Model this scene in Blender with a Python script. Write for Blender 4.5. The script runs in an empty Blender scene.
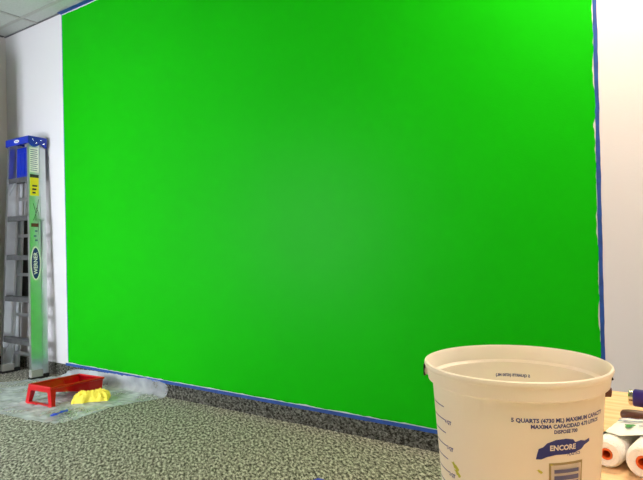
import bpy, bmesh, math, random
from mathutils import Vector, Matrix, noise
random.seed(7)
C = bpy.context.scene.collection

# ------------------------------------------------------------------ camera
CAM = Vector((3.6974, -2.2363, 0.90)); FPX = 559.13
YAW, PITCH, ROLL = 0.5986, 0.0050, -0.0217
fw = Vector((-math.sin(YAW) * math.cos(PITCH), math.cos(YAW) * math.cos(PITCH), math.sin(PITCH)))
rt = Vector((math.cos(YAW), math.sin(YAW), 0)); up = rt.cross(fw)
r2 = rt * math.cos(ROLL) + up * math.sin(ROLL); u2 = up * math.cos(ROLL) - rt * math.sin(ROLL)
cd = bpy.data.cameras.new('camera'); cam = bpy.data.objects.new('camera', cd); C.objects.link(cam)
m = Matrix((r2, u2, -fw)).transposed().to_4x4(); m.translation = CAM
cam.matrix_world = m
cd.sensor_fit = 'HORIZONTAL'; cd.sensor_width = 36; cd.lens = FPX / 643 * 36; cd.clip_start = 0.01
bpy.context.scene.camera = cam

# ------------------------------------------------------------------ world, exposure
w = bpy.data.worlds.new('world'); bpy.context.scene.world = w; w.use_nodes = True
w.node_tree.nodes['Background'].inputs[0].default_value = (0.5, 0.5, 0.5, 1)
w.node_tree.nodes['Background'].inputs[1].default_value = 0.2
vs = bpy.context.scene.view_settings
vs.view_transform = 'Standard'; vs.look = 'None'; vs.gamma = 1; vs.use_curve_mapping = False
vs.exposure = 0.25
# ceiling fluorescent fittings: (x, y, emission strength, colour)
TROFFERS = [(3.65, -0.425, 45.0, (1.0, 0.79, 0.56)),
            (4.26, -2.255, 26.0, (1.0, 0.81, 0.68))]
# daylight through the two windows of the front wall, behind the camera: (x0, x1, z0, z1, strength)
WINDOWS = [(-.25, .17, .40, 1.75, 23.0), (.29, .85, .40, 1.75, 23.0)]
DAY = (0.87, 0.92, 1.0)

# ------------------------------------------------------------------ helpers
def srgb(r, g, b):
    f = lambda c: (c / 255 / 12.92) if c / 255 <= 0.04045 else ((c / 255 + 0.055) / 1.055) ** 2.4
    return (f(r), f(g), f(b), 1)

def mat(name, col, rough=0.5, metal=0.0, noise_amt=0.0, noise_scale=20, bump=0.0, bump_scale=80, spec=0.5, sub=0.0, alpha=None):
    mt = bpy.data.materials.new(name); mt.use_nodes = True
    nt = mt.node_tree; b = nt.nodes['Principled BSDF']
    b.inputs['Roughness'].default_value = rough; b.inputs['Metallic'].default_value = metal
    b.inputs['Specular IOR Level'].default_value = spec
    b.inputs['Base Color'].default_value = col
    tc = nt.nodes.new('ShaderNodeTexCoord')
    if noise_amt > 0:
        n = nt.nodes.new('ShaderNodeTexNoise'); n.inputs['Scale'].default_value = noise_scale; n.inputs['Detail'].default_value = 4
        nt.links.new(tc.outputs['Object'], n.inputs['Vector'])
        r = nt.nodes.new('ShaderNodeValToRGB')
        r.color_ramp.elements[0].position = 0.3; r.color_ramp.elements[1].position = 0.7
        r.color_ramp.elements[0].color = tuple(c * (1 - noise_amt) for c in col[:3]) + (1,)
        r.color_ramp.elements[1].color = tuple(min(1, c * (1 + noise_amt)) for c in col[:3]) + (1,)
        nt.links.new(n.outputs['Fac'], r.inputs['Fac']); nt.links.new(r.outputs['Color'], b.inputs['Base Color'])
    if bump > 0:
        n = nt.nodes.new('ShaderNodeTexNoise'); n.inputs['Scale'].default_value = bump_scale; n.inputs['Detail'].default_value = 3
        nt.links.new(tc.outputs['Object'], n.inputs['Vector'])
        bp = nt.nodes.new('ShaderNodeBump'); bp.inputs['Strength'].default_value = bump; bp.inputs['Distance'].default_value = 0.01
        nt.links.new(n.outputs['Fac'], bp.inputs['Height']); nt.links.new(bp.outputs['Normal'], b.inputs['Normal'])
    if sub > 0:
        b.inputs['Subsurface Weight'].default_value = sub
        b.inputs['Subsurface Radius'].default_value = (0.02, 0.016, 0.01)
        b.inputs['Subsurface Scale'].default_value = 1.0
    if alpha is not None: b.inputs['Alpha'].default_value = alpha
    return mt

def obj(name, bm, m, parent=None, smooth=False):
    me = bpy.data.meshes.new(name)
    bmesh.ops.recalc_face_normals(bm, faces=bm.faces)
    bm.to_mesh(me); bm.free()
    if smooth:
        for p in me.polygons: p.use_smooth = True
        me.set_sharp_from_angle(angle=math.radians(40))
    me.materials.append(m)
    o = bpy.data.objects.new(name, me); C.objects.link(o)
    if parent: o.parent = parent
    return o

def thing(name, label, cat, loc=(0, 0, 0), rot=(0, 0, 0), group=None):
    o = bpy.data.objects.new(name, None); C.objects.link(o); o.empty_display_size = 0.1
    o.location = loc; o.rotation_euler = rot; tag(o, label, cat, group)
    return o

def tag(o, label, cat, group=None):
    o['label'] = label; o['category'] = cat
    if group: o['group'] = group
    return o

def struct(name, bm, m, label=None):
    o = obj(name, bm, m); o['kind'] = 'structure'
    if label: o['label'] = label
    return o

def box(bm, x0, x1, y0, y1, z0, z1, bev=0.0):
    r = bmesh.ops.create_cube(bm, size=1)
    v = r['verts']
    for p in v:
        p.co = Vector(((x0 + x1) / 2 + p.co.x * (x1 - x0), (y0 + y1) / 2 + p.co.y * (y1 - y0), (z0 + z1) / 2 + p.co.z * (z1 - z0)))
    if bev > 0:
        es = list({e for p in v for e in p.link_edges})
        bmesh.ops.bevel(bm, geom=es, offset=bev, segments=2, affect='EDGES', profile=0.5)
    return bm

def nbox(*a, **k): return box(bmesh.new(), *a, **k)

def loft(bm, rings, closed=True, cap=True):
    """rings: lists of points with equal length, joined by quads"""
    vs_ = [[bm.verts.new(p) for p in r] for r in rings]
    n = len(rings[0])
    for a, b in zip(vs_, vs_[1:]):
        for i in range(n if closed else n - 1):
            j = (i + 1) % n
            bm.faces.new((a[i], a[j], b[j], b[i]))
    if cap and closed:
        bm.faces.new(vs_[0]); bm.faces.new(vs_[-1])
    return bm

def tube(bm, pts, r, seg=8, cap=True):
    pts = [Vector(p) for p in pts]; rings = []
    rr = r if isinstance(r, (list, tuple)) else [r] * len(pts)
    ref = None
    for i, p in enumerate(pts):
        t = (pts[min(i + 1, len(pts) - 1)] - pts[max(i - 1, 0)]).normalized()
        if ref is None:
            ref = Vector((0, 0, 1)) if abs(t.z) < 0.9 else Vector((1, 0, 0))
        a = t.cross(ref).normalized(); b = t.cross(a).normalized(); ref = -b if False else a.cross(t)
        rings.append([p + a * math.cos(2 * math.pi * k / seg) * rr[i] + b * math.sin(2 * math.pi * k / seg) * rr[i] for k in range(seg)])
    return loft(bm, rings, cap=cap)

def lathe(bm, prof, seg=64, closed=False):
    rings = [[Vector((r * math.cos(2 * math.pi * k / seg), r * math.sin(2 * math.pi * k / seg), z)) for k in range(seg)] for r, z in prof]
    loft(bm, rings, cap=False)
    return bm

def text_bm(s, size, bold=0.0, align='CENTER', spacing=1.0):
    cu = bpy.data.curves.new('txt', 'FONT'); cu.body = s; cu.size = size; cu.align_x = align; cu.align_y = 'CENTER'
    cu.offset = bold; cu.resolution_u = 2; cu.space_character = spacing
    o = bpy.data.objects.new('txt', cu); C.objects.link(o)
    me = o.evaluated_get(bpy.context.evaluated_depsgraph_get()).to_mesh()
    bm = bmesh.new(); bm.from_mesh(me)
    o.to_mesh_clear(); bpy.data.objects.remove(o); bpy.data.curves.remove(cu)
    return bm

def xform(bm, fn):
    for v in bm.verts: v.co = fn(v.co.copy())
    return bm

# ------------------------------------------------------------------ materials
M = {}
M['white'] = mat('white_wall_paint', srgb(224, 221, 224), 0.6, noise_amt=0.015, noise_scale=2, bump=0.05, bump_scale=150)
M['grey_wall'] = mat('left_wall_paint', srgb(222, 218, 214), 0.6, noise_amt=0.02, noise_scale=2, bump=0.05, bump_scale=150)
M['tan_wall'] = mat('tan_wall_paint', srgb(150, 140, 130), 0.7, noise_amt=0.02, noise_scale=2)
M['tape'] = mat('blue_masking_tape', srgb(22, 72, 152), 0.6, noise_amt=0.25, noise_scale=30, bump=0.1, bump_scale=200)
M['tile'] = mat('ceiling_tile_mineral_fibre', srgb(182, 186, 182), 0.9, noise_amt=0.06, noise_scale=60, bump=0.3, bump_scale=120)
M['tbar'] = mat('ceiling_grid_metal', srgb(165, 165, 160), 0.5)
M['angle'] = mat('wall_angle_shadow_grey', srgb(95, 95, 98), 0.5)  # dark grey paints in the shadow line where wall and ceiling meet
M['alu'] = mat('brushed_aluminium', srgb(205, 208, 212), 0.30, 0.9, noise_amt=0.05, noise_scale=14)
M['step'] = mat('step_aluminium_worn', srgb(105, 105, 108), 0.5, 0.6, noise_amt=0.2, noise_scale=30)
M['cap'] = mat('blue_ladder_plastic', srgb(14, 45, 172), 0.4)
M['black'] = mat('black_rubber', srgb(18, 18, 18), 0.7)
M['blackpanel'] = mat('black_panel', srgb(24, 25, 28), 0.5)
M['foot'] = mat('pale_foot_plastic', srgb(150, 152, 145), 0.6)
M['paper'] = mat('white_label', srgb(244, 242, 235), 0.6)
M['yellowlab'] = mat('yellow_label', srgb(240, 225, 20), 0.5)
M['ink'] = mat('black_ink', srgb(25, 25, 28), 0.6)
M['rust'] = mat('dark_red_ink', srgb(95, 35, 25), 0.6)
M['navy'] = mat('navy_badge', srgb(20, 40, 110), 0.4)
M['red'] = mat('red_tray_plastic', srgb(196, 4, 24), 0.28)
M['mud'] = mat('dried_olive_paint', srgb(92, 70, 18), 0.7, noise_amt=0.4, noise_scale=25)
M['rag'] = mat('yellow_rag', srgb(255, 236, 92), 0.85, bump=0.3, bump_scale=160)
M['bluescrap'] = mat('blue_tape_scrap', srgb(15, 55, 190), 0.5)
M['print'] = mat('blue_print', srgb(38, 58, 140), 0.5)
M['printgrey'] = mat('greyblue_print', srgb(100, 108, 150), 0.5)
M['frameprint'] = mat('olive_print_outline', srgb(172, 158, 112), 0.6)
M['smear'] = mat('yellow_green_smear', srgb(205, 205, 70), 0.6)
M['wire'] = mat('bail_wire', srgb(60, 58, 55), 0.4, 0.8)
M['grip'] = mat('brown_bail_end', srgb(92, 50, 38), 0.5)
M['nap'] = mat('white_roller_nap', srgb(255, 251, 244), 0.95, bump=0.45, bump_scale=350)
M['core'] = mat('orange_core', srgb(222, 95, 30), 0.6)
M['hollow'] = mat('core_inside', srgb(190, 50, 20), 0.8)
M['green_ink'] = mat('green_print', srgb(40, 125, 50), 0.6)
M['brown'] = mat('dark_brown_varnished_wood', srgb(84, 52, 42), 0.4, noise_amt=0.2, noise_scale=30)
M['bristle'] = mat('dark_bristles', srgb(58, 46, 38), 0.9, bump=0.6, bump_scale=300)
M['purple'] = mat('dark_purple_handle', srgb(46, 22, 110), 0.35)
M['chrome'] = mat('chrome', srgb(225, 220, 205), 0.15, 1.0)
M['housing'] = mat('fixture_white', srgb(235, 235, 235), 0.5)

def wood():
    mt = bpy.data.materials.new('pale_orange_wood'); mt.use_nodes = True
    nt = mt.node_tree; b = nt.nodes['Principled BSDF']; b.inputs['Roughness'].default_value = 0.45
    tc = nt.nodes.new('ShaderNodeTexCoord'); mp = nt.nodes.new('ShaderNodeMapping')
    mp.inputs['Scale'].default_value = (3, 40, 40)
    n = nt.nodes.new('ShaderNodeTexNoise'); n.inputs['Scale'].default_value = 2.0; n.inputs['Detail'].default_value = 6
    r = nt.nodes.new('ShaderNodeValToRGB')
    r.color_ramp.elements[0].color = srgb(222, 170, 118); r.color_ramp.elements[1].color = srgb(244, 208, 160)
    r.color_ramp.elements[0].position = 0.3; r.color_ramp.elements[1].position = 0.7
    nt.links.new(tc.outputs['Object'], mp.inputs[0]); nt.links.new(mp.outputs[0], n.inputs['Vector'])
    nt.links.new(n.outputs['Fac'], r.inputs[0]); nt.links.new(r.outputs[0], b.inputs['Base Color'])
    return mt
M['wood'] = wood()

def green():
    mt = bpy.data.materials.new('chroma_green_paint'); mt.use_nodes = True
    nt = mt.node_tree; b = nt.nodes['Principled BSDF']
    tc = nt.nodes.new('ShaderNodeTexCoord')
    n = nt.nodes.new('ShaderNodeTexNoise'); n.inputs['Scale'].default_value = 1.3; n.inputs['Detail'].default_value = 3
    nt.links.new(tc.outputs['Object'], n.inputs['Vector'])
    r = nt.nodes.new('ShaderNodeValToRGB')
    r.color_ramp.elements[0].position = 0.3; r.color_ramp.elements[1].position = 0.7
    r.color_ramp.elements[0].color = srgb(18, 177, 9); r.color_ramp.elements[1].color = srgb(20, 183, 11)
    nt.links.new(n.outputs['Fac'], r.inputs[0]); nt.links.new(r.outputs[0], b.inputs['Base Color'])
    b.inputs['Roughness'].default_value = 0.40; b.inputs['Specular IOR Level'].default_value = 0.055
    n2 = nt.nodes.new('ShaderNodeTexNoise'); n2.inputs['Scale'].default_value = 180
    nt.links.new(tc.outputs['Object'], n2.inputs['Vector'])
    bp = nt.nodes.new('ShaderNodeBump'); bp.inputs['Strength'].default_value = 0.12; bp.inputs['Distance'].default_value = 0.004
    nt.links.new(n2.outputs['Fac'], bp.inputs['Height']); nt.links.new(bp.outputs['Normal'], b.inputs['Normal'])
    return mt
M['green'] = green()

def carpet(name, k_):
    mt = bpy.data.materials.new(name); mt.use_nodes = True
    nt = mt.node_tree; b = nt.nodes['Principled BSDF']
    b.inputs['Roughness'].default_value = 1.0; b.inputs['Specular IOR Level'].default_value = 0.1
    tc = nt.nodes.new('ShaderNodeTexCoord'); mp = nt.nodes.new('ShaderNodeMapping')
    mp.inputs['Scale'].default_value = (0.5, 1.0, 1.0)
    m0 = nt.nodes.new('ShaderNodeMapping'); m0.inputs['Rotation'].default_value = (0, 0, 0.74)
    nt.links.new(tc.outputs['Object'], m0.inputs[0]); nt.links.new(m0.outputs[0], mp.inputs[0])
    n = nt.nodes.new('ShaderNodeTexNoise'); n.inputs['Scale'].default_value = 85; n.inputs['Detail'].default_value = 6; n.inputs['Roughness'].default_value = 0.8
    nt.links.new(mp.outputs[0], n.inputs['Vector'])
    r = nt.nodes.new('ShaderNodeValToRGB'); e = r.color_ramp.elements
    e[0].position = 0.425; e[0].color = srgb(52 * k_, 50 * k_, 44 * k_); e[1].position = 0.60; e[1].color = srgb(208 * k_, 207 * k_, 192 * k_)
    k = e.new(0.5); k.color = srgb(132 * k_, 131 * k_, 119 * k_)
    nt.links.new(n.outputs['Fac'], r.inputs[0]); nt.links.new(r.outputs[0], b.inputs['Base Color'])
    n2 = nt.nodes.new('ShaderNodeTexNoise'); n2.inputs['Scale'].default_value = 160; n2.inputs['Detail'].default_value = 2
    nt.links.new(tc.outputs['Object'], n2.inputs['Vector'])
    bp = nt.nodes.new('ShaderNodeBump'); bp.inputs['Strength'].default_value = 0.7; bp.inputs['Distance'].default_value = 0.006
    nt.links.new(n2.outputs['Fac'], bp.inputs['Height']); nt.links.new(bp.outputs['Normal'], b.inputs['Normal'])
    return mt
M['carpet'] = carpet('speckled_carpet', 1.0)
M['carpet_base'] = carpet('baseboard_carpet_darker', 0.62)  # same carpet pattern with its colours scaled darker, for the baseboards

def clear_film(name, op, tint, rough=0.25):
    mt = bpy.data.materials.new(name); mt.use_nodes = True
    nt = mt.node_tree; b = nt.nodes['Principled BSDF']; out = nt.nodes['Material Output']
    b.inputs['Base Color'].default_value = tint; b.inputs['Roughness'].default_value = rough; b.inputs['Specular IOR Level'].default_value = 1.0
    t = nt.nodes.new('ShaderNodeBsdfTransparent'); mx = nt.nodes.new('ShaderNodeMixShader')
    tc = nt.nodes.new('ShaderNodeTexCoord')
    n = nt.nodes.new('ShaderNodeTexNoise'); n.inputs['Scale'].default_value = 5; n.inputs['Detail'].default_value = 4
    nt.links.new(tc.outputs['Object'], n.inputs['Vector'])
    mr = nt.nodes.new('ShaderNodeMapRange'); mr.inputs[1].default_value = 0.35; mr.inputs[2].default_value = 0.65
    mr.inputs[3].default_value = op * 0.6; mr.inputs[4].default_value = min(1, op * 1.4)
    nt.links.new(n.outputs['Fac'], mr.inputs[0]); nt.links.new(mr.outputs[0], mx.inputs[0])
    nt.links.new(t.outputs[0], mx.inputs[1]); nt.links.new(b.outputs[0], mx.inputs[2])
    nt.links.new(mx.outputs[0], out.inputs[0])
    return mt
M['film'] = clear_film('clear_plastic_film', 0.46, srgb(232, 238, 246))
M['wrap'] = clear_film('clear_roller_wrap', 0.35, srgb(250, 246, 238), 0.15)

def hdpe():
    mt = bpy.data.materials.new('translucent_white_plastic'); mt.use_nodes = True
    nt = mt.node_tree; b = nt.nodes['Principled BSDF']; out = nt.nodes['Material Output']
    b.inputs['Base Color'].default_value = srgb(253, 248, 238); b.inputs['Roughness'].default_value = 0.4
    t = nt.nodes.new('ShaderNodeBsdfTranslucent'); t.inputs[0].default_value = srgb(253, 248, 238)
    mx = nt.nodes.new('ShaderNodeMixShader'); mx.inputs[0].default_value = 0.42
    nt.links.new(b.outputs[0], mx.inputs[1]); nt.links.new(t.outputs[0], mx.inputs[2]); nt.links.new(mx.outputs[0], out.inputs[0])
    return mt
M['hdpe'] = hdpe()

def emit(name, col, s):
    mt = bpy.data.materials.new(name); mt.use_nodes = True
    b = mt.node_tree.nodes['Principled BSDF']
    b.inputs['Base Color'].default_value = (0.8, 0.8, 0.8, 1)
    b.inputs['Emission Color'].default_value = tuple(col) + (1,); b.inputs['Emission Strength'].default_value = s
    return mt

# ------------------------------------------------------------------ room shell
XL, XR, YB, H, W = -0.783, 6.6, -2.75, 2.5565, 3.3858     # W: width of the green field
BB = 0.0835                                               # carpet baseboard height
struct('floor', nbox(XL - .1, XR + .1, YB - .1, .1, -.1, 0), M['carpet'])
wall_back = struct('wall_back', nbox(XL - .1, XR + .1, 0, .1, 0, H + .1), M['white'], 'white wall with a large field painted chroma green')
struct('wall_left', nbox(XL - .1, XL, YB - .1, 0, 0, H + .1), M['grey_wall'])
bm = bmesh.new(); xs = sorted([XL, XR] + [v for q in WINDOWS for v in q[:2]])
for xa, xb in zip(xs, xs[1:]):
    q = [q for q in WINDOWS if q[0] == xa]
    if q: box(bm, xa, xb, YB - .1, YB, 0, q[0][2]); box(bm, xa, xb, YB - .1, YB, q[0][3], H + .1)
    else: box(bm, xa, xb, YB - .1, YB, 0, H + .1)
struct('wall_front', bm, M['tan_wall'])
struct('wall_right', nbox(XR, XR + .1, YB - .1, 0, 0, H + .1), M['tan_wall'])
struct('baseboard_back', nbox(XL, XR, -.008, 0, 0, BB, bev=.002), M['carpet_base'])
struct('baseboard_left', nbox(XL, XL + .008, YB, -.008, 0, BB, bev=.002), M['carpet_base'])

def ragged(pts_fn, n):
    return [pts_fn(i / n) for i in range(n)]
def edge_noise(t, seed, amp):
    return amp * (noise.noise(Vector((t, seed, 0))) + .6 * noise.noise(Vector((t * 3.7, seed, 5))))
ZT = H - .014          # green stops below the top tape
ZB = BB + .015         # and above the bottom tape
ring = []
for i in range(300):
    x = W * i / 300; ring.append((x, ZB + edge_noise(x * 9, 1, .005)))
for i in range(240):
    z = ZB + (ZT - ZB) * i / 240; ring.append((W - .004 + edge_noise(z * 9, 2, .008), z))
for i in range(300):
    x = W * (1 - i / 300); ring.append((x, ZT - .004 + edge_noise(x * 9, 3, .004)))
for i in range(240):
    z = ZT - (ZT - ZB) * i / 240; ring.append((.004 + edge_noise(z * 9, 4, .003), z))
bm = bmesh.new()
front = [bm.verts.new((x, -.0022, z)) for x, z in ring]; back = [bm.verts.new((x, 0, z)) for x, z in ring]
bm.faces.new(front)
for i in range(len(ring)):
    j = (i + 1) % len(ring); bm.faces.new((front[i], front[j], back[j], back[i]))
gp = obj('green_paint', bm, M['green'], wall_back); gp['label'] = 'chroma green painted field'

# masking tape strips
def tape_strip(name, x0, x1, z0, z1, y=-.0014, label='', amp=.0012):
    bm = bmesh.new(); n = 120; horiz = (x1 - x0) > (z1 - z0); rings = []
    for i in range(n + 1):
        t = i / n
        if horiz:
            x = x0 + (x1 - x0) * t; a = z0 + edge_noise(x * 12, 11, amp); b = z1 + edge_noise(x * 12, 12, amp)
            rings.append([(x, y, a), (x, y, b), (x, y + .0012, b), (x, y + .0012, a)])
        else:
            z = z0 + (z1 - z0) * t; a = x0 + edge_noise(z * 12, 13, amp); b = x1 + edge_noise(z * 12, 14, amp)
            rings.append([(a, y, z), (b, y, z), (b, y + .0012, z), (a, y + .0012, z)])
    loft(bm, rings)
    return tag(obj(name, bm, M['tape']), label, 'tape', 'blue tape framing the green field')
def flat_tape(x0, x1, label):
    bm = bmesh.new(); rings = []
    for i in range(121):
        x = x0 + (x1 - x0) * i / 120; a = -.030 + edge_noise(x * 12, 21, .0015)
        rings.append([(x, a, H - .004), (x, -.0005, H - .004), (x, -.0005, H - .009), (x, -.002, H - .009), (x, -.003, H - .0052), (x, a, H - .0052)])
    loft(bm, rings)
    return tag(obj('masking_tape', bm, M['tape']), label, 'tape', 'blue tape framing the green field')
flat_tape(-.014, W + .02, label='blue masking tape along the ceiling above the green field')
tape_strip('masking_tape', -.004, .004, BB + .022, H - .012, label='thin blue masking tape strip running up the wall beside the ladder')
tape_strip('masking_tape', W - .002, W + .012, BB + .022, H - .012, label='paint-blotched blue masking tape running up the wall behind the bucket', amp=.002)
tape_strip('masking_tape', -.02, W + .02, BB - .004, BB + .013, y=-.0104, label='blue masking tape along the top of the carpet baseboard')

# ceiling: grid of lay-in tiles
ceil = struct('ceiling', nbox(XL - .1, XR + .1, YB - .1, .1, H + .03, H + .1), M['tile'], 'suspended ceiling of lay-in tiles')
gx = [XL]; x = -.315
while x < XR - .05: gx.append(x); x += .61
gx.append(XR)
gy = [0]; y = -.12
while y > YB + .05: gy.append(y); y -= .61
gy.append(YB)
lit = {}
for t in TROFFERS:
    for i in range(len(gx) - 1):
        for j in range(len(gy) - 1):
            if gx[i] < t[0] < gx[i + 1] and gy[j + 1] < t[1] < gy[j]: lit[(i, j)] = t
meshes = {}
for i in range(len(gx) - 1):
    for j in range(len(gy) - 1):
        if (i, j) in lit: continue
        a, b, c, d = gx[i] + .008, gx[i + 1] - .008, gy[j + 1] + .008, gy[j] - .008
        key = (round(b - a, 4), round(d - c, 4))
        if key not in meshes:
            bm = nbox(-(b - a) / 2, (b - a) / 2, -(d - c) / 2, (d - c) / 2, 0, .018)
            me = bpy.data.meshes.new('ceiling_tile'); bm.to_mesh(me); bm.free(); me.materials.append(M['tile']); meshes[key] = me
        o = bpy.data.objects.new('ceiling_tile', meshes[key]); C.objects.link(o); o.parent = ceil
        o.location = ((a + b) / 2, (c + d) / 2, H + .006)
for x in gx[1:-1]: obj('grid_bar', nbox(x - .012, x + .012, YB, 0, H, H + .006), M['tbar'], ceil)
for y in gy[1:-1]: obj('grid_bar', nbox(XL, XR, y - .012, y + .012, H + .0005, H + .0065), M['tbar'], ceil)
o = struct('trim_1', nbox(XL, XR, -.010, 0, H - .001, H + .004), M['angle'])
o = struct('trim_2', nbox(XL, XL + .02, YB, -.02, H - .001, H + .004), M['angle'])

# fluorescent fittings
places = ['over the bucket table near the green wall', 'over the floor behind the bucket table']
for k, ((i, j), t) in enumerate(lit.items()):
    a, b, c, d = gx[i] + .004, gx[i + 1] - .004, gy[j + 1] + .004, gy[j] - .004
    f = thing('ceiling_light', 'square recessed fluorescent ceiling light ' + places[TROFFERS.index(t)], 'light', ((a + b) / 2, (c + d) / 2, H), group='fluorescent ceiling lights')
    hx, hy = (b - a) / 2, (d - c) / 2
    bm = bmesh.new()
    box(bm, -hx, hx, -hy, -hy + .03, -.004, .03); box(bm, -hx, hx, hy - .03, hy, -.004, .03)
    box(bm, -hx, -hx + .03, -hy + .03, hy - .03, -.004, .03); box(bm, hx - .03, hx, -hy + .03, hy - .03, -.004, .03)
    obj('frame', bm, M['housing'], f)
    obj('diffuser', nbox(-hx + .03, hx - .03, -hy + .03, hy - .03, 0, .01), emit('lamp_glow', t[3], t[2]), f)

# windows in the front wall
for k, (x0, x1, z0, z1, e) in enumerate(WINDOWS):
    bm = bmesh.new(); f = .04
    box(bm, x0, x1, YB - .08, YB + .006, z0, z0 + f); box(bm, x0, x1, YB - .08, YB + .006, z1 - f, z1)
    box(bm, x0, x0 + f, YB - .08, YB + .006, z0 + f, z1 - f); box(bm, x1 - f, x1, YB - .08, YB + .006, z0 + f, z1 - f)
    zm = (z0 + z1) / 2; box(bm, x0 + f, x1 - f, YB - .06, YB - .01, zm - .02, zm + .02)
    wn = struct('window_%d' % (k + 1), bm, M['housing'])
    dm = emit('daylight_pane', DAY, e)
    for a_, b_ in ((z0 + f, zm - .02), (zm + .02, z1 - f)):
        obj('pane', nbox(x0 + f, x1 - f, YB - .045, YB - .04, a_, b_), dm, wn)
    obj('window_sill', nbox(x0 - .02, x1 + .02, YB, YB + .05, z0 - .03, z0, bev=.004), M['housing'], wn)

# unseen cabinet-shaped blocker on the left wall, added to shade the back corner
cb = thing('shadow_blocker_cabinet', 'added unseen shadow blocker shaped as a tall grey metal cabinet against the left wall', 'cabinet', (XL + .002, -.60, 0))
obj('body', nbox(0, .28, -.3, .3, .03, 2.25, bev=.004), M['tbar'], cb)
for y0 in (-.297, .002):
    d_ = obj('door', nbox(.28, .296, y0, y0 + .295, .05, 2.23, bev=.003), M['tbar'], cb)
    yk = y0 + (.265 if y0 < 0 else .03)
    obj('handle', nbox(.296, .312, yk - .008, yk + .008, .95, 1.07, bev=.003), M['wire'], d_)
obj('plinth', nbox(.01, .27, -.29, .29, 0, .03), M['black'], cb)

# ------------------------------------------------------------------ black panel in the corner behind the ladder
p = thing('wall_panel', 'flat black panel on the white wall behind the stepladder', 'panel', (-.54, -.001, .53))
obj('board', nbox(-.235, .235, -.016, 0, .01, .61), M['blackpanel'], p)
bm = bmesh.new()
box(bm, -.242, .242, -.02, 0, 0, .012); box(bm, -.242, .242, -.02, 0, .608, .62); box(bm, -.242, -.23, -.02, 0, .012, .608); box(bm, .23, .242, -.02, 0, .012, .608)
obj('frame', bm, M['black'], p)

# ------------------------------------------------------------------ stepladder
LH = 1.695
lad = thing('stepladder', 'folded aluminium stepladder with a blue top cap leaning on the white wall', 'ladder', (-.334, -.14, 0), (-.0276, 0, 0))
hw = lambda z: .212 + (.141 - .212) * z / LH
def channel(bm, s, y0, y1, z0, z1, inset=0.0, fl=.026, th=.003):
    rings = []
    for z in (z0, z1):
        X = hw(z) - inset
        rings.append([(s * X, y0, z), (s * X, y1, z), (s * (X - fl), y1, z), (s * (X - fl), y1 - th, z), (s * (X - th), y1 - th, z),
                      (s * (X - th), y0 + th, z), (s * (X - fl), y0 + th, z), (s * (X - fl), y0, z)])
    return loft(bm, rings)
F0, F1, R0, R1 = -.057, .020, .026, .066
SZ = [.262, .560, .857, 1.135, 1.410]
for s in (-1, 1):
    fr = obj('front_rail', channel(bmesh.new(), s, F0, F1, .012, LH - .03), M['alu'], lad)
    rr = obj('rear_rail', channel(bmesh.new(), s, R0, R1, .02, LH - .03, inset=.006, fl=.02), M['alu'], lad)
    # shoes
    bm = bmesh.new(); X = hw(0)
    box(bm, s * X - .034 if s > 0 else s * X - .003, s * X + .003 if s > 0 else s * X + .034, F0 - .003, F1 + .003, .008, .065, bev=.004)
    sh = obj('foot', bm, M['foot'], lad)
    bm = bmesh.new(); box(bm, s * X - .038 if s > 0 else s * X - .006, s * X + .006 if s > 0 else s * X + .038, F0 - .008, F1 + .006, 0, .016, bev=.003)
    obj('tread', bm, M['black'], sh)
    bm = bmesh.new(); X = hw(0) - .006
    box(bm, s * X - .026 if s > 0 else s * X - .003, s * X + .003 if s > 0 else s * X + .026, R0 - .003, R1 + .004, 0, .03, bev=.003)
    obj('foot', bm, M['black'], lad)
    # folded spreader with hinge
    X = hw(.98) + .002
    bm = bmesh.new(); box(bm, s * X - .0015, s * X + .0015, .0, .05, 1.10, 1.118); box(bm, s * X - .0015, s * X + .0015, .004, .016, .84, 1.11); box(bm, s * X - .0015, s * X + .0015, .03, .042, .84, 1.11)
    obj('spreader', bm, M['alu'], lad)
for k, z in enumerate(SZ):
    X = hw(z) - .003
    pr = [(F0 + .002, z), (F1 - .002, z), (F1 - .002, z - .026), (F1 - .005, z - .026), (F1 - .005, z - .004), (F0 + .006, z - .004), (F0 + .006, z - .034), (F0 + .002, z - .034)]
    bm = bmesh.new(); loft(bm, [[(-X, y, q) for y, q in pr], [(X, y, q) for y, q in pr]])
    for g in range(5):
        y = F0 + .012 + g * .012; box(bm, -X, X, y, y + .004, z - .001, z + .0018)
    st = obj('step', bm, M['step'], lad)
    if k in (0, 4):
        for s in (-1, 1):
            bm = bmesh.new(); tube(bm, [(s * (X - .10), F0 + .02, z - .004), (s * (X + .001), F0 + .02, z - .115)], .005, 6)
            obj('brace', bm, M['alu'], st)
for z in (.14, .42, .715, 1.0, 1.27):
    X = hw(z) - .009
    obj('rear_bar', nbox(-X, X, R0 + .012, R0 + .03, z - .011, z + .011), M['alu'], lad)
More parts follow.
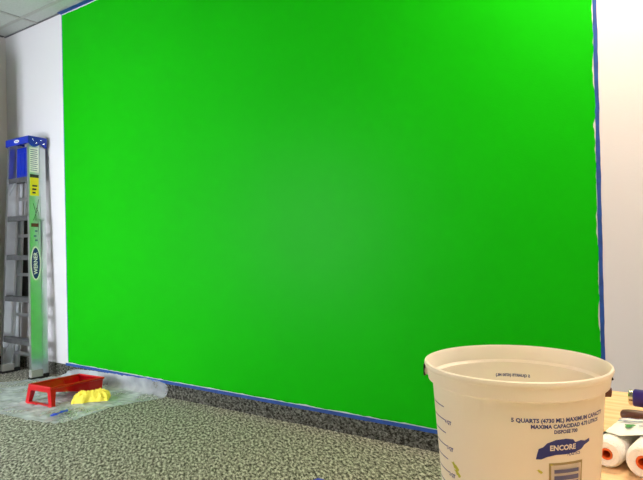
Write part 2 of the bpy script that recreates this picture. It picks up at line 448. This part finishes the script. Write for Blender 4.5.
# cap: front lip, top plate, side cheeks with a scalloped lower edge
bm = bmesh.new(); box(bm, -.153, .153, F0 - .008, R1 + .004, LH - .012, LH, bev=.004)
cap = obj('top_cap', bm, M['cap'], lad, smooth=True)
bm = bmesh.new(); box(bm, -.153, .153, F0 - .009, F0 - .001, LH - .052, LH - .006, bev=.003)
obj('front_lip', bm, M['cap'], cap)
for s in (-1, 1):
    bot = []
    n = 24
    for i in range(n + 1):
        t = i / n; y = F0 - .009 + (R1 + .012 - F0) * t
        bot.append((y, LH - .052 - .022 * abs(math.sin(math.pi * 1.5 * t)) ** 1.5))
    prof = bot + [(R1 + .003, LH - .004), (F0 - .009, LH - .004)]
    bm = bmesh.new(); loft(bm, [[(s * .1535, y, z) for y, z in prof], [(s * .147, y, z) for y, z in prof]])
    ck = obj('cheek', bm, M['cap'], cap)
    for y, z in ((-.03, -.022), (-.005, -.045), (.03, -.022), (.05, -.045)):
        bm = bmesh.new(); bmesh.ops.create_uvsphere(bm, u_segments=8, v_segments=6, radius=.0045)
        xform(bm, lambda c, y=y, z=z, s=s: Vector((s * .1535 + c.x * .5, y + c.y, LH + z + c.z))); obj('rivet', bm, M['chrome'], ck)
bm = bmesh.new(); bmesh.ops.create_circle(bm, cap_ends=True, segments=24, radius=1)
xform(bm, lambda c: Vector((c.x * .035, F0 - .0096, LH - .026 + c.y * .011)))
bd = obj('cap_badge', bm, M['paper'], cap)
tb = text_bm('WERNER', .011, .0003); xform(tb, lambda c: Vector((c.x, F0 - .0102, LH - .026 + c.y))); obj('lettering', tb, M['navy'], bd)
# blue folded pail shelf
bm = bmesh.new(); box(bm, -.125, .125, .0, .012, 1.41, LH - .055, bev=.004)
for g in range(4): box(bm, -.10 + g * .055, -.065 + g * .055, -.004, .001, 1.44, 1.60, bev=.003)
obj('pail_shelf', bm, M['cap'], lad)
# labels on the outer face of the right rail
def rail_x(z): return hw(z) + .0008
def rail_plate(name, y0, y1, z0, z1, m, parent, lift=0.0):
    bm = bmesh.new(); rings = []
    for z in (z0, z1):
        X = rail_x(z) + lift; rings.append([(X, y0, z), (X, y1, z), (X - .0008, y1, z), (X - .0008, y0, z)])
    return obj(name, loft(bm, rings), m, parent)
a = rail_plate('instruction_label', -.05, .012, 1.44, 1.615, M['paper'], lad)
for g in range(11):
    rail_plate('print_line', -.046, .006 - .012 * random.random(), 1.452 + g * .0145, 1.457 + g * .0145, M['printgrey'], a, .0006)
a = rail_plate('warning_label', -.05, .012, 1.275, 1.425, M['yellowlab'], lad)
rail_plate('header', -.05, .012, 1.402, 1.425, M['ink'], a, .0006)
for g in range(3): rail_plate('print_line', -.035, -.012 + .006 * g, 1.29 + g * .024, 1.302 + g * .024, M['ink'], a, .0006)
a = rail_plate('duty_label', -.046, .006, 1.055, 1.08, M['rust'], lad)
for g, (z0, y0) in enumerate(((1.02, -.02), (.985, -.028), (.955, -.02))): rail_plate('print_mark', y0, y0 + .018, z0, z0 + .012, M['printgrey'], a)
for z0, z1, y0, y1 in ((1.25, 1.10, .008, -.03), (1.22, 1.10, -.03, -.012), (1.19, 1.12, -.01, .01)):
    bm = bmesh.new(); tube(bm, [(rail_x(z0), y0, z0), (rail_x((z0 + z1) / 2) , (y0 + y1) / 2 + .008, (z0 + z1) / 2), (rail_x(z1), y1, z1)], .0016, 5)
    obj('scribble', bm, M['ink'], lad)
zc, yc = .80, -.018
for nm, ry, rz, lift, mm in (('badge_border', .037, .120, 0, M['paper']), ('badge', .029, .108, .0007, M['navy'])):
    bm = bmesh.new(); bmesh.ops.create_circle(bm, cap_ends=True, segments=32, radius=1)
    xform(bm, lambda c, ry=ry, rz=rz, lift=lift: Vector((rail_x(zc + c.y * rz) + lift, yc + c.x * ry, zc + c.y * rz)))
    bo = obj(nm, bm, mm, lad if nm == 'badge_border' else bo)
tb = text_bm('WERNER', .038, .0006)
xform(tb, lambda c: Vector((rail_x(zc + c.x) + .0014, yc - c.y, zc + c.x)))
obj('badge_lettering', tb, M['paper'], bo.parent)

# ------------------------------------------------------------------ plastic sheet on the floor
outline = [(-.25, -.42), (-.05, -.62), (.25, -.74), (.50, -.715), (.75, -.690), (.93, -.655), (.985, -.60), (.955, -.50), (.965, -.41), (.96, -.31),
           (.985, -.22), (1.03, -.10), (1.055, -.02), (1.05, .035), (.95, .052), (.80, .05), (.60, .045), (.38, .04), (.15, .03), (.02, .0), (-.06, -.07), (-.16, -.24)]
def sheet_h(x, s):
    n = noise.noise(Vector((x * 9, s * 9, 1))) + .6 * noise.noise(Vector((x * 21, s * 21, 4))) + .35 * noise.noise(Vector((x * 45, s * 45, 9)))
    return .004 + .012 * abs(n)
def sheet_pos(x, s):
    h = sheet_h(x, s)
    if s < -.04: return Vector((x, s, h))
    z = (s + .04); return Vector((x, -.04 + .022 * min(1, z / .03) - h * .6 * min(1, z / .03) + .004, h * max(0, 1 - z / .03) + z * 1.0))
ctr = Vector((.42, -.33)); K = 46; per = 14
bm = bmesh.new(); ringpts = []
for i in range(len(outline)):
    p0, p1, p2, p3 = [Vector(outline[(i + d) % len(outline)]) for d in (-1, 0, 1, 2)]
    for q in range(per):
        t = q / per
        v = .5 * ((2 * p1) + (p2 - p0) * t + (2 * p0 - 5 * p1 + 4 * p2 - p3) * t * t + (3 * p1 - p0 - 3 * p2 + p3) * t ** 3)
        ringpts.append(v + Vector((edge_noise(v.x * 20 + v.y * 13, 31, .008), edge_noise(v.x * 17 + v.y * 22, 32, .008))))
prev = None; n = len(ringpts)
c0 = bm.verts.new(sheet_pos(*ctr))
for k in range(1, K + 1):
    cur = [bm.verts.new(sheet_pos(*(ctr + (v - ctr) * (k / K)))) for v in ringpts]
    for i in range(n):
        j = (i + 1) % n
        if prev is None: bm.faces.new((c0, cur[i], cur[j]))
        else: bm.faces.new((prev[i], cur[i], cur[j], prev[j]))
    prev = cur
sheet = obj('plastic_sheet', bm, M['film'], smooth=True)
for pl in sheet.data.polygons: pl.use_smooth = True
tag(sheet, 'crumpled clear plastic drop sheet on the carpet under the red tray', 'drop sheet')

# ------------------------------------------------------------------ red paint tray (legs towards the room, deep well at the wall)
def taper(c): return Vector((c.x * (.93 + .07 * max(-1, min(1, c.y / .18))) if c.z > .02 else c.x, c.y, c.z))
tr = thing('paint_tray', 'red plastic paint roller tray standing on the plastic sheet', 'tray', (.508, -.321, .008), (0, 0, .10))
L2, W2 = .176, .113
def tray_ring(inset, zf, zb):
    return [(-W2 + inset, -L2 + inset, zf), (W2 - inset, -L2 + inset, zf), (W2 - inset, L2 - inset, zb), (-W2 + inset, L2 - inset, zb)]
bm = bmesh.new()
rim_z = (.100, .082)
outer = [(-W2, -L2, rim_z[0]), (W2, -L2, rim_z[0]), (W2, L2, rim_z[1]), (-W2, L2, rim_z[1])]
# long-section of the basin: y, floor z, half width
sec = [(-L2 + .004, .078, W2 - .006), (-L2 + .03, .070, W2 - .014), (.05, .028, W2 - .02), (.075, .006, W2 - .022), (L2 - .02, .002, W2 - .022), (L2 - .004, .010, W2 - .014)]
def rimz(y): return rim_z[0] + (rim_z[1] - rim_z[0]) * (y + L2) / (2 * L2)
def shell(th):
    rows = []
    for y, z, hwid in sec:
        zr = rimz(y)
        rows.append([(-W2 + th, y, zr), (-hwid + th, y, z + th), (hwid - th, y, z + th), (W2 - th, y, zr)])
    return rows
def strip(bm, rows):
    vv = [[bm.verts.new(p) for p in r] for r in rows]
    for a, b in zip(vv, vv[1:]):
        for i in range(3): bm.faces.new((a[i], a[i + 1], b[i + 1], b[i]))
    return vv
o_ = strip(bm, shell(0)); i_ = strip(bm, shell(.003))
for e in (0, -1):
    bm.faces.new(o_[e]) ; bm.faces.new(i_[e])
xform(bm, taper)
obj('basin', bm, M['red'], tr)
bm = bmesh.new()        # rolled rim all round
rr_ = [(-W2, -L2), (W2, -L2), (W2, L2), (-W2, L2)]
for i in range(4):
    (xa, ya), (xb, yb) = rr_[i], rr_[(i + 1) % 4]
    tube(bm, [(xa, ya, rimz(ya)), (xb, yb, rimz(yb))], .0065, 8)
xform(bm, taper); obj('rim', bm, M['red'], tr)
for s in (-1, 1):       # legs under the shallow end
    bm = bmesh.new()
    loft(bm, [[(s * (W2 + .001), -L2 - .004, .1), (s * (W2 - .034), -L2 - .004, .1), (s * (W2 - .034), -L2 + .03, .09), (s * (W2 + .001), -L2 + .03, .09)],
              [(s * (W2 + .004), -L2 - .012, .004), (s * (W2 - .022), -L2 - .012, .004), (s * (W2 - .022), -L2 + .012, .004), (s * (W2 + .004), -L2 + .012, .004)],
              [(s * (W2 + .006), -L2 - .020, -.004), (s * (W2 - .03), -L2 - .020, -.004), (s * (W2 - .03), -L2 + .014, -.004), (s * (W2 + .006), -L2 + .014, -.004)]])
    xform(bm, taper); obj('leg', bm, M['red'], tr)
obj('leg_bar', nbox(-W2 + .02, W2 - .02, -L2 - .018, -L2 + .006, -.004, .006, bev=.002), M['red'], tr)
bm = nbox(-W2 + .025, W2 - .025, -L2 - .006, -L2 + .004, .072, .10, bev=.002); obj('end_panel', bm, M['red'], tr)
bm = bmesh.new()        # dried paint in the basin
bl = []
for i in range(28):
    a = 2 * math.pi * i / 28; rad = 1 + .25 * noise.noise(Vector((math.cos(a) * 2, math.sin(a) * 2, 3)))
    y = -.055 + .075 * math.sin(a) * rad; bl.append((-.03 + .06 * math.cos(a) * rad, y))
def basin_z(y):
    for (y0, z0, _), (y1, z1, _) in zip(sec, sec[1:]):
        if y0 <= y <= y1: return z0 + (z1 - z0) * (y - y0) / (y1 - y0)
    return sec[0][1]
bm.faces.new([bm.verts.new((x, y, basin_z(y) + .0045)) for x, y in bl])
obj('dried_paint', bm, M['mud'], tr)

# ------------------------------------------------------------------ yellow rag, blue scraps
bm = bmesh.new(); N = 44; g = []
for i in range(N + 1):
    row = []
    for j in range(N + 1):
        u = i / N * 2 - 1; v = j / N * 2 - 1
        rad = 1 - .22 * abs(noise.noise(Vector((math.atan2(v, u) * 1.6, 3, 7))))
        x, y = u * rad, v * rad * .55
        fall = max(0, 1 - (u * u) ** 2) * max(0, 1 - (v * v) ** 2)
        rid = (1 - abs(noise.noise(Vector((u * 1.9 + v, v * 2.6, 2))))) ** 5 * .9 + .35 * abs(noise.noise(Vector((u * 5, v * 5, 5))))
        z = .004 + (.026 + .036 * rid) * fall ** .5
        row.append(bm.verts.new((x * .098 + .018 * noise.noise(Vector((u * 2, v * 3, 11))), y * .098 + .014 * noise.noise(Vector((u * 3, v * 2, 13))), z)))
    g.append(row)
for i in range(N):
    for j in range(N): bm.faces.new((g[i][j], g[i + 1][j], g[i + 1][j + 1], g[i][j + 1]))
rag = obj('cleaning_rag', bm, M['rag'], smooth=True); rag.location = (.725, -.300, .006); rag.rotation_euler = (0, 0, .9)
for pl in rag.data.polygons: pl.use_smooth = True
tag(rag, 'crumpled yellow rag lying beside the red paint tray', 'rag')

def scrap(name, pts, wid, label):
    bm = bmesh.new(); rings = []
    for i, (x, y, z) in enumerate(pts):
        a = Vector(pts[max(0, i - 1)]); b = Vector(pts[min(len(pts) - 1, i + 1)]); d = (b - a).normalized(); s = Vector((-d.y, d.x, 0)) * wid * (.6 + .4 * math.sin(i * 2.1))
        p_ = Vector((x, y, z)); q = Vector((0, 0, .002 + .004 * abs(math.sin(i * 1.7))))
        rings.append([p_ - s, p_ + q, p_ + s, p_ - Vector((0, 0, .002))])
    loft(bm, rings)
    return tag(obj(name, bm, M['bluescrap']), label, 'tape')
scrap('tape_scrap', [(.835, -.612, .018), (.84, -.59, .022), (.835, -.565, .020), (.83, -.545, .021), (.82, -.525, .019), (.815, -.505, .018)], .024, 'crumpled blue tape scrap lying on the clear plastic sheet')
scrap('tape_scrap', [(2.462, -.52, .003), (2.478, -.505, .006), (2.497, -.492, .003)], .010, 'tiny blue tape scrap on the bare carpet')

# ------------------------------------------------------------------ table
TZ = .560
TX0, TX1, TY0, TY1 = 3.395, 4.75, -1.80, -.855
tb_ = thing('work_table', 'low pale wooden table under the white plastic bucket', 'table', ((TX0 + TX1) / 2, (TY0 + TY1) / 2, 0))
a, b = (TX1 - TX0) / 2, (TY1 - TY0) / 2
obj('tabletop', nbox(-a, a, -b, b, TZ - .03, TZ, bev=.004), M['wood'], tb_)
for sx in (-1, 1):
    for sy in (-1, 1):
        bm = bmesh.new(); x, y = sx * (a - .06), sy * (b - .06)
        loft(bm, [[(x - q, y - q, z), (x + q, y - q, z), (x + q, y + q, z), (x - q, y + q, z)] for q, z in ((.018, 0), (.027, TZ - .03))])
        obj('leg', bm, M['wood'], tb_)
for sy in (-1, 1): obj('apron', nbox(-a + .085, a - .085, sy * (b - .06) - .01, sy * (b - .06) + .01, TZ - .10, TZ - .03), M['wood'], tb_)
for sx in (-1, 1): obj('apron', nbox(sx * (a - .06) - .01, sx * (a - .06) + .01, -b + .085, b - .085, TZ - .10, TZ - .03), M['wood'], tb_)

# ------------------------------------------------------------------ bucket
BD = .700
bc = CAM + (fw * FPX + r2 * (514.5 - 321.5) - u2 * (361.5 - 240)) * (BD / FPX)
BX, BY = bc.x, bc.y; RZ = .7465 - TZ
bk = thing('plastic_bucket', 'translucent white plastic bucket with blue print standing on the wooden table', 'bucket', (BX, BY, TZ))
prof = [(.002, 0), (.086, 0), (.0905, .004), (.1010, RZ - .026), (.1015, RZ - .024), (.1065, RZ - .021), (.1085, RZ - .007), (.1100, RZ - .006), (.1112, RZ - .003), (.1105, RZ), (.1085, RZ + .0008),
        (.1070, RZ - .001), (.1045, RZ - .019), (.0998, RZ - .022), (.0990, RZ - .026), (.0885, .006), (.084, .003), (.002, .003)]
bm = lathe(bmesh.new(), prof, 96)
bmesh.ops.holes_fill(bm, edges=bm.edges, sides=0)
body = obj('pail', bm, M['hdpe'], bk, smooth=True)
PH0 = math.atan2(CAM.y - BY, CAM.x - BX)
def br(z): return .0905 + (.1010 - .0905) * (z - .004) / (RZ - .03)
def wrapf(th0, z0, lift=.0006, inner=False):
    def f(c):
        z = z0 + c.y; r = br(z) + lift
        a = PH0 + th0 + c.x / .1
        return Vector((r * math.cos(a), r * math.sin(a), z))
    return f
D = math.radians
def wtext(s, th, z, size, m='print', bold=.0, parent=body, lift=.0006, align='CENTER', spacing=1.0, slope=0, name='lettering'):
    tb = text_bm(s, size, bold, align, spacing)
    f = wrapf(D(th), z - TZ, lift)
    xform(tb, lambda c: f(Vector((c.x, c.y + slope * c.x, 0))))
    return obj(name, tb, M[m], parent)
def wpatch(name, pts, th, z, m, lift=.0004, parent=body, grid=14):
    """closed outline in metres on the bucket's face, filled with strips"""
    bm = bmesh.new(); f = wrapf(D(th), z - TZ, lift)
    bm.faces.new([bm.verts.new((x, y, 0)) for x, y in pts])
    x0 = min(p[0] for p in pts); x1 = max(p[0] for p in pts)
    for k in range(1, grid):
        x = x0 + (x1 - x0) * k / grid
        bmesh.ops.bisect_plane(bm, geom=bm.verts[:] + bm.edges[:] + bm.faces[:], plane_co=(x, 0, 0), plane_no=(1, 0, 0))
    xform(bm, lambda c: f(c))
    return obj(name, bm, M[m], parent)
wtext('5 QUARTS (4730 ML) MAXIMUM CAPACITY', 31, .7035, .0062, bold=.00022)
wtext('MAXIMA CAPACIDAD 4.73 LITROS', 34, .6970, .0058, bold=.00022)
wtext('DISPOSE 700', 31, .6910, .0052, bold=.0002)
# logo: ragged blue splash with the maker's lettering
lg = []
top = [(-.033, -.006), (-.031, .001), (-.026, .003), (-.022, .007), (-.012, .0105), (0, .011), (.009, .0095), (.012, .006), (.02, .007), (.026, .0055), (.034, .007)]
botm = [(.034, .0035), (.026, .001), (.021, -.003), (.012, -.005), (0, -.006), (-.012, -.006), (-.022, -.008), (-.028, -.0105), (-.034, -.0105)]
lgo = wpatch('logo_splash', top + botm, 31, .672, 'print')
wtext('ENCORE', 29, .6735, .0080, 'paper', .0003, body, .0010)
wtext('PLASTICS', 37, .6655, .0042, 'print', .0001, body, .0006)
# framed block of bars
fr = [(-.0215, .03), (.0215, .03), (.0215, -.06), (-.0215, -.06)]
wpatch('print_frame', fr, 32, .627, 'frameprint', .0003)
wpatch('print_ground', [(-.019, .0275), (.019, .0275), (.019, -.058), (-.019, -.058)], 32, .627, 'hdpe', .0006)
for k in range(11):
    h_ = [.003, .004, .0025, .005, .003, .0055, .003, .004, .005, .003, .004][k]
    z0 = .0225 - k * .0068
    wpatch('print_bar', [(-.0155, z0), (.0155, z0), (.0155, z0 - h_ - .001), (-.0155, z0 - h_ - .001)], 32, .627, 'printgrey', .0009, grid=6)
# volume marks near the left
for k in range(8):
    z = .7000 - k * .0158
    wpatch('volume_mark', [(-.018, .0006), (.018, .0006), (.018, -.0006), (-.018, -.0006)], -65, z, 'print')
    if k % 2: wtext('%d QT' % (4 - k // 2), -50.5, z - .001, .0058, bold=.0003)
# faint print on the far side, seen inside the pail
tb = text_bm('5 QUARTS (4730 ML)', .0052, .0003)
xform(tb, lambda c: Vector(((br(RZ - .040) - .0026) * math.cos(PH0 + math.pi + .03 + c.x / .1), (br(RZ - .040) - .0026) * math.sin(PH0 + math.pi + .03 + c.x / .1), RZ - .040 + c.y)))
obj('lettering', tb, M['printgrey'], body)
# paint smears
for th, z, s in ((-46, .633, .006), (-44, .626, .005), (14, .648, .0028), (22, .654, .0025)):
    pts = [(s * math.cos(2 * math.pi * i / 12) * (1 + .4 * math.sin(i * 2.3)), .6 * s * math.sin(2 * math.pi * i / 12) * (1 + .3 * math.cos(i * 3.1)) - .5 * s * math.cos(2 * math.pi * i / 12)) for i in range(12)]
    wpatch('paint_smear', pts, th, z, 'smear', .0005, grid=3)
# bail: ears and wire hanging behind
R_ = r2.copy(); R_.z = 0; R_.normalize(); B_ = Vector((BX - CAM.x, BY - CAM.y, 0)).normalized(); R_ = Vector((B_.y, -B_.x, 0))
ez = RZ - .016
for s in (-1, 1):
    bm = bmesh.new(); c0_ = R_ * s * .1055 + Vector((0, 0, ez)); c1_ = R_ * s * .1115 + Vector((0, 0, ez - .001))
    if s > 0: dz_ = Vector((0, 0, -.015)); c0_ = c0_ + dz_ - R_ * .006; c1_ = c1_ + dz_ - R_ * .0035
    tube(bm, [c0_, c1_], [.007, .0055], 12); obj('bail_ear', bm, M['grip'] if s > 0 else M['hdpe'], bk, smooth=True)
bm = bmesh.new(); pts = []
for k in range(33):
    a = math.pi * k / 32
    pts.append(R_ * (-.1095 * math.cos(a)) + B_ * (-(-.120) * math.sin(a)) + Vector((0, 0, ez - .075 * math.sin(a) ** 3)))
tube(bm, pts, .0018, 6); obj('bail_wire', bm, M['wire'], bk, smooth=True)
bm = bmesh.new(); ang = [2 * math.pi * k / 16 for k in range(17)]
tube(bm, [R_ * (-.1120) + Vector((0, 0, ez)) + B_ * .004 * math.cos(q) + Vector((0, 0, .007 * math.sin(q))) for q in ang], .0016, 6); obj('wire_loop', bm, M['wire'], bk, smooth=True)

# ------------------------------------------------------------------ roller covers, wrapper, roller handle
def roller(loc, rotz, r, L, label):
    t = thing('roller_cover', label, 'roller cover', loc, (0, 0, rotz), 'roller covers on the table')
    seg = 28; rings = []
    for k, (y, q) in enumerate([(0, .40), (.0, .80), (.004, .95), (.012, 1), (L * .5, 1), (L - .012, 1), (L - .004, .95), (L, .80), (L, .40)]):
        rings.append([Vector((r * q * math.cos(2 * math.pi * i / seg), y, r + r * q * math.sin(2 * math.pi * i / seg))) for i in range(seg)])
    bm = bmesh.new(); loft(bm, rings, cap=False); obj('nap', bm, M['nap'], t, smooth=True)
    rings = []
    for y, q in [(.006, .24), (-.001, .27), (-.001, .38), (.004, .41), (L - .004, .41), (L + .001, .38), (L + .001, .27), (L - .006, .24), (.006, .24)]:
        rings.append([Vector((r * q * math.cos(2 * math.pi * i / seg), y, r + r * q * math.sin(2 * math.pi * i / seg))) for i in range(seg)])
    bm = bmesh.new(); loft(bm, rings, cap=False); obj('core', bm, M['core'], t, smooth=True)
    return t
AX = -.16
roller((3.574, -1.327, TZ), AX, .0215, .130, 'white roller cover with an orange core, close against the plastic bucket')
roller((3.6225, -1.345, TZ), AX, .0245, .130, 'thicker white roller cover with a red-orange core, on the far side from the bucket')
# wrapper: printed paper band over the two covers
bm = bmesh.new(); rows = []
d_ = Vector((math.sin(-AX), math.cos(AX), 0)); n_ = Vector((math.cos(AX), math.sin(AX), 0)); o_ = Vector((3.574, -1.327, TZ))
sect = [(-.0235, .012), (-.0225, .030), (-.012, .0425), (0, .0455), (.012, .0455), (.030, .0485), (.048, .0512), (.060, .048), (.072, .034), (.0745, .014)]
def sect_at(u):
    for (a0, z0), (a1, z1) in zip(sect, sect[1:]):
        if a0 <= u <= a1: return z0 + (z1 - z0) * (u - a0) / (a1 - a0)
    return sect[0][1]
for k in range(13):
    y = .030 + .092 * k / 12
    rows.append([o_ + d_ * (y + .006 * math.sin(i * 1.3)) + n_ * u + Vector((0, 0, z + .0012 * math.sin(k * 1.9 + i))) for i, (u, z) in enumerate(sect)])
vv = [[bm.verts.new(p) for p in r] for r in rows]
for a, b in zip(vv, vv[1:]):
    for i in range(len(sect) - 1): bm.faces.new((a[i], a[i + 1], b[i + 1], b[i]))
wr = obj('roller_wrapper', bm, M['paper'], smooth=True)
tag(wr, 'white paper wrapper with green print around the roller covers', 'wrapper')
def on_wrap(u, y, lift=.0022): return o_ + d_ * y + n_ * u + Vector((0, 0, sect_at(u) + lift))
bm = bmesh.new(); bm.faces.new([bm.verts.new(on_wrap(.014 + .007 * math.cos(q) * (1 + .3 * math.sin(3 * q)), .068 + .009 * math.sin(q), .003)) for q in [2 * math.pi * i / 18 for i in range(18)]])
obj('green_mark', bm, M['green_ink'], wr)
for u0, u1, y in ((-.01, .045, .090), (.026, .05, .066), (-.012, .03, .105)):
    bm = bmesh.new(); n = 6
    lo = [bm.verts.new(on_wrap(u0 + (u1 - u0) * i / n, y, .003)) for i in range(n + 1)]; hi = [bm.verts.new(on_wrap(u0 + (u1 - u0) * i / n, y + .005, .003)) for i in range(n + 1)]
    for i in range(n): bm.faces.new((lo[i], lo[i + 1], hi[i + 1], hi[i]))
    obj('print_line', bm, M['printgrey'], wr)

hp = lambda x, y, dep: CAM + (fw * FPX + r2 * (x - 321.5) - u2 * (y - 240)) * (dep / FPX)
h0 = hp(629, 397, 1.072); HZ = h0.z - TZ
pr_ = thing('paint_roller', 'paint roller with a dark purple handle and chrome end, lying behind the roller covers', 'paint roller', (h0.x, h0.y, TZ))
hd = Vector((.97, -.05, 0)).normalized(); base = Vector((h0.x, h0.y, TZ))
def hpt(t, z): return hd * t + Vector((0, 0, z))
bm = bmesh.new(); tube(bm, [hpt(0, HZ), hpt(.002, HZ), hpt(.008, HZ)], [.012, .0150, .0150], 20); obj('end_ring', bm, M['chrome'], pr_, smooth=True)
bm = bmesh.new(); tube(bm, [hpt(.008, HZ), hpt(.01, HZ), hpt(.05, HZ), hpt(.09, HZ), hpt(.125, HZ), hpt(.13, HZ)], [.0150, .0164, .0166, .015, .012, .009], 20); obj('handle', bm, M['purple'], pr_, smooth=True)
bm = bmesh.new(); sd = Vector((-hd.y, hd.x, 0))
tube(bm, [hpt(.125, HZ), hpt(.20, .031), hpt(.26, .031), hpt(.27, .031) + sd * -.04, hpt(.275, .030) + sd * -.13, hpt(.30, .030) + sd * -.145, hpt(.325, .030) + sd * -.14, hpt(.33, .030) + sd * -.12], .0035, 8); obj('frame_wire', bm, M['chrome'], pr_, smooth=True)
bm = bmesh.new(); tube(bm, [hpt(.33, .03) + sd * -.125, hpt(.33, .03) + sd * -.12, hpt(.33, .03) + sd * .10, hpt(.33, .03) + sd * .105], [.024, .030, .030, .024], 24); obj('roller_sleeve', bm, M['nap'], pr_, smooth=True)

# paint brush with a dark brown handle, beside the purple one
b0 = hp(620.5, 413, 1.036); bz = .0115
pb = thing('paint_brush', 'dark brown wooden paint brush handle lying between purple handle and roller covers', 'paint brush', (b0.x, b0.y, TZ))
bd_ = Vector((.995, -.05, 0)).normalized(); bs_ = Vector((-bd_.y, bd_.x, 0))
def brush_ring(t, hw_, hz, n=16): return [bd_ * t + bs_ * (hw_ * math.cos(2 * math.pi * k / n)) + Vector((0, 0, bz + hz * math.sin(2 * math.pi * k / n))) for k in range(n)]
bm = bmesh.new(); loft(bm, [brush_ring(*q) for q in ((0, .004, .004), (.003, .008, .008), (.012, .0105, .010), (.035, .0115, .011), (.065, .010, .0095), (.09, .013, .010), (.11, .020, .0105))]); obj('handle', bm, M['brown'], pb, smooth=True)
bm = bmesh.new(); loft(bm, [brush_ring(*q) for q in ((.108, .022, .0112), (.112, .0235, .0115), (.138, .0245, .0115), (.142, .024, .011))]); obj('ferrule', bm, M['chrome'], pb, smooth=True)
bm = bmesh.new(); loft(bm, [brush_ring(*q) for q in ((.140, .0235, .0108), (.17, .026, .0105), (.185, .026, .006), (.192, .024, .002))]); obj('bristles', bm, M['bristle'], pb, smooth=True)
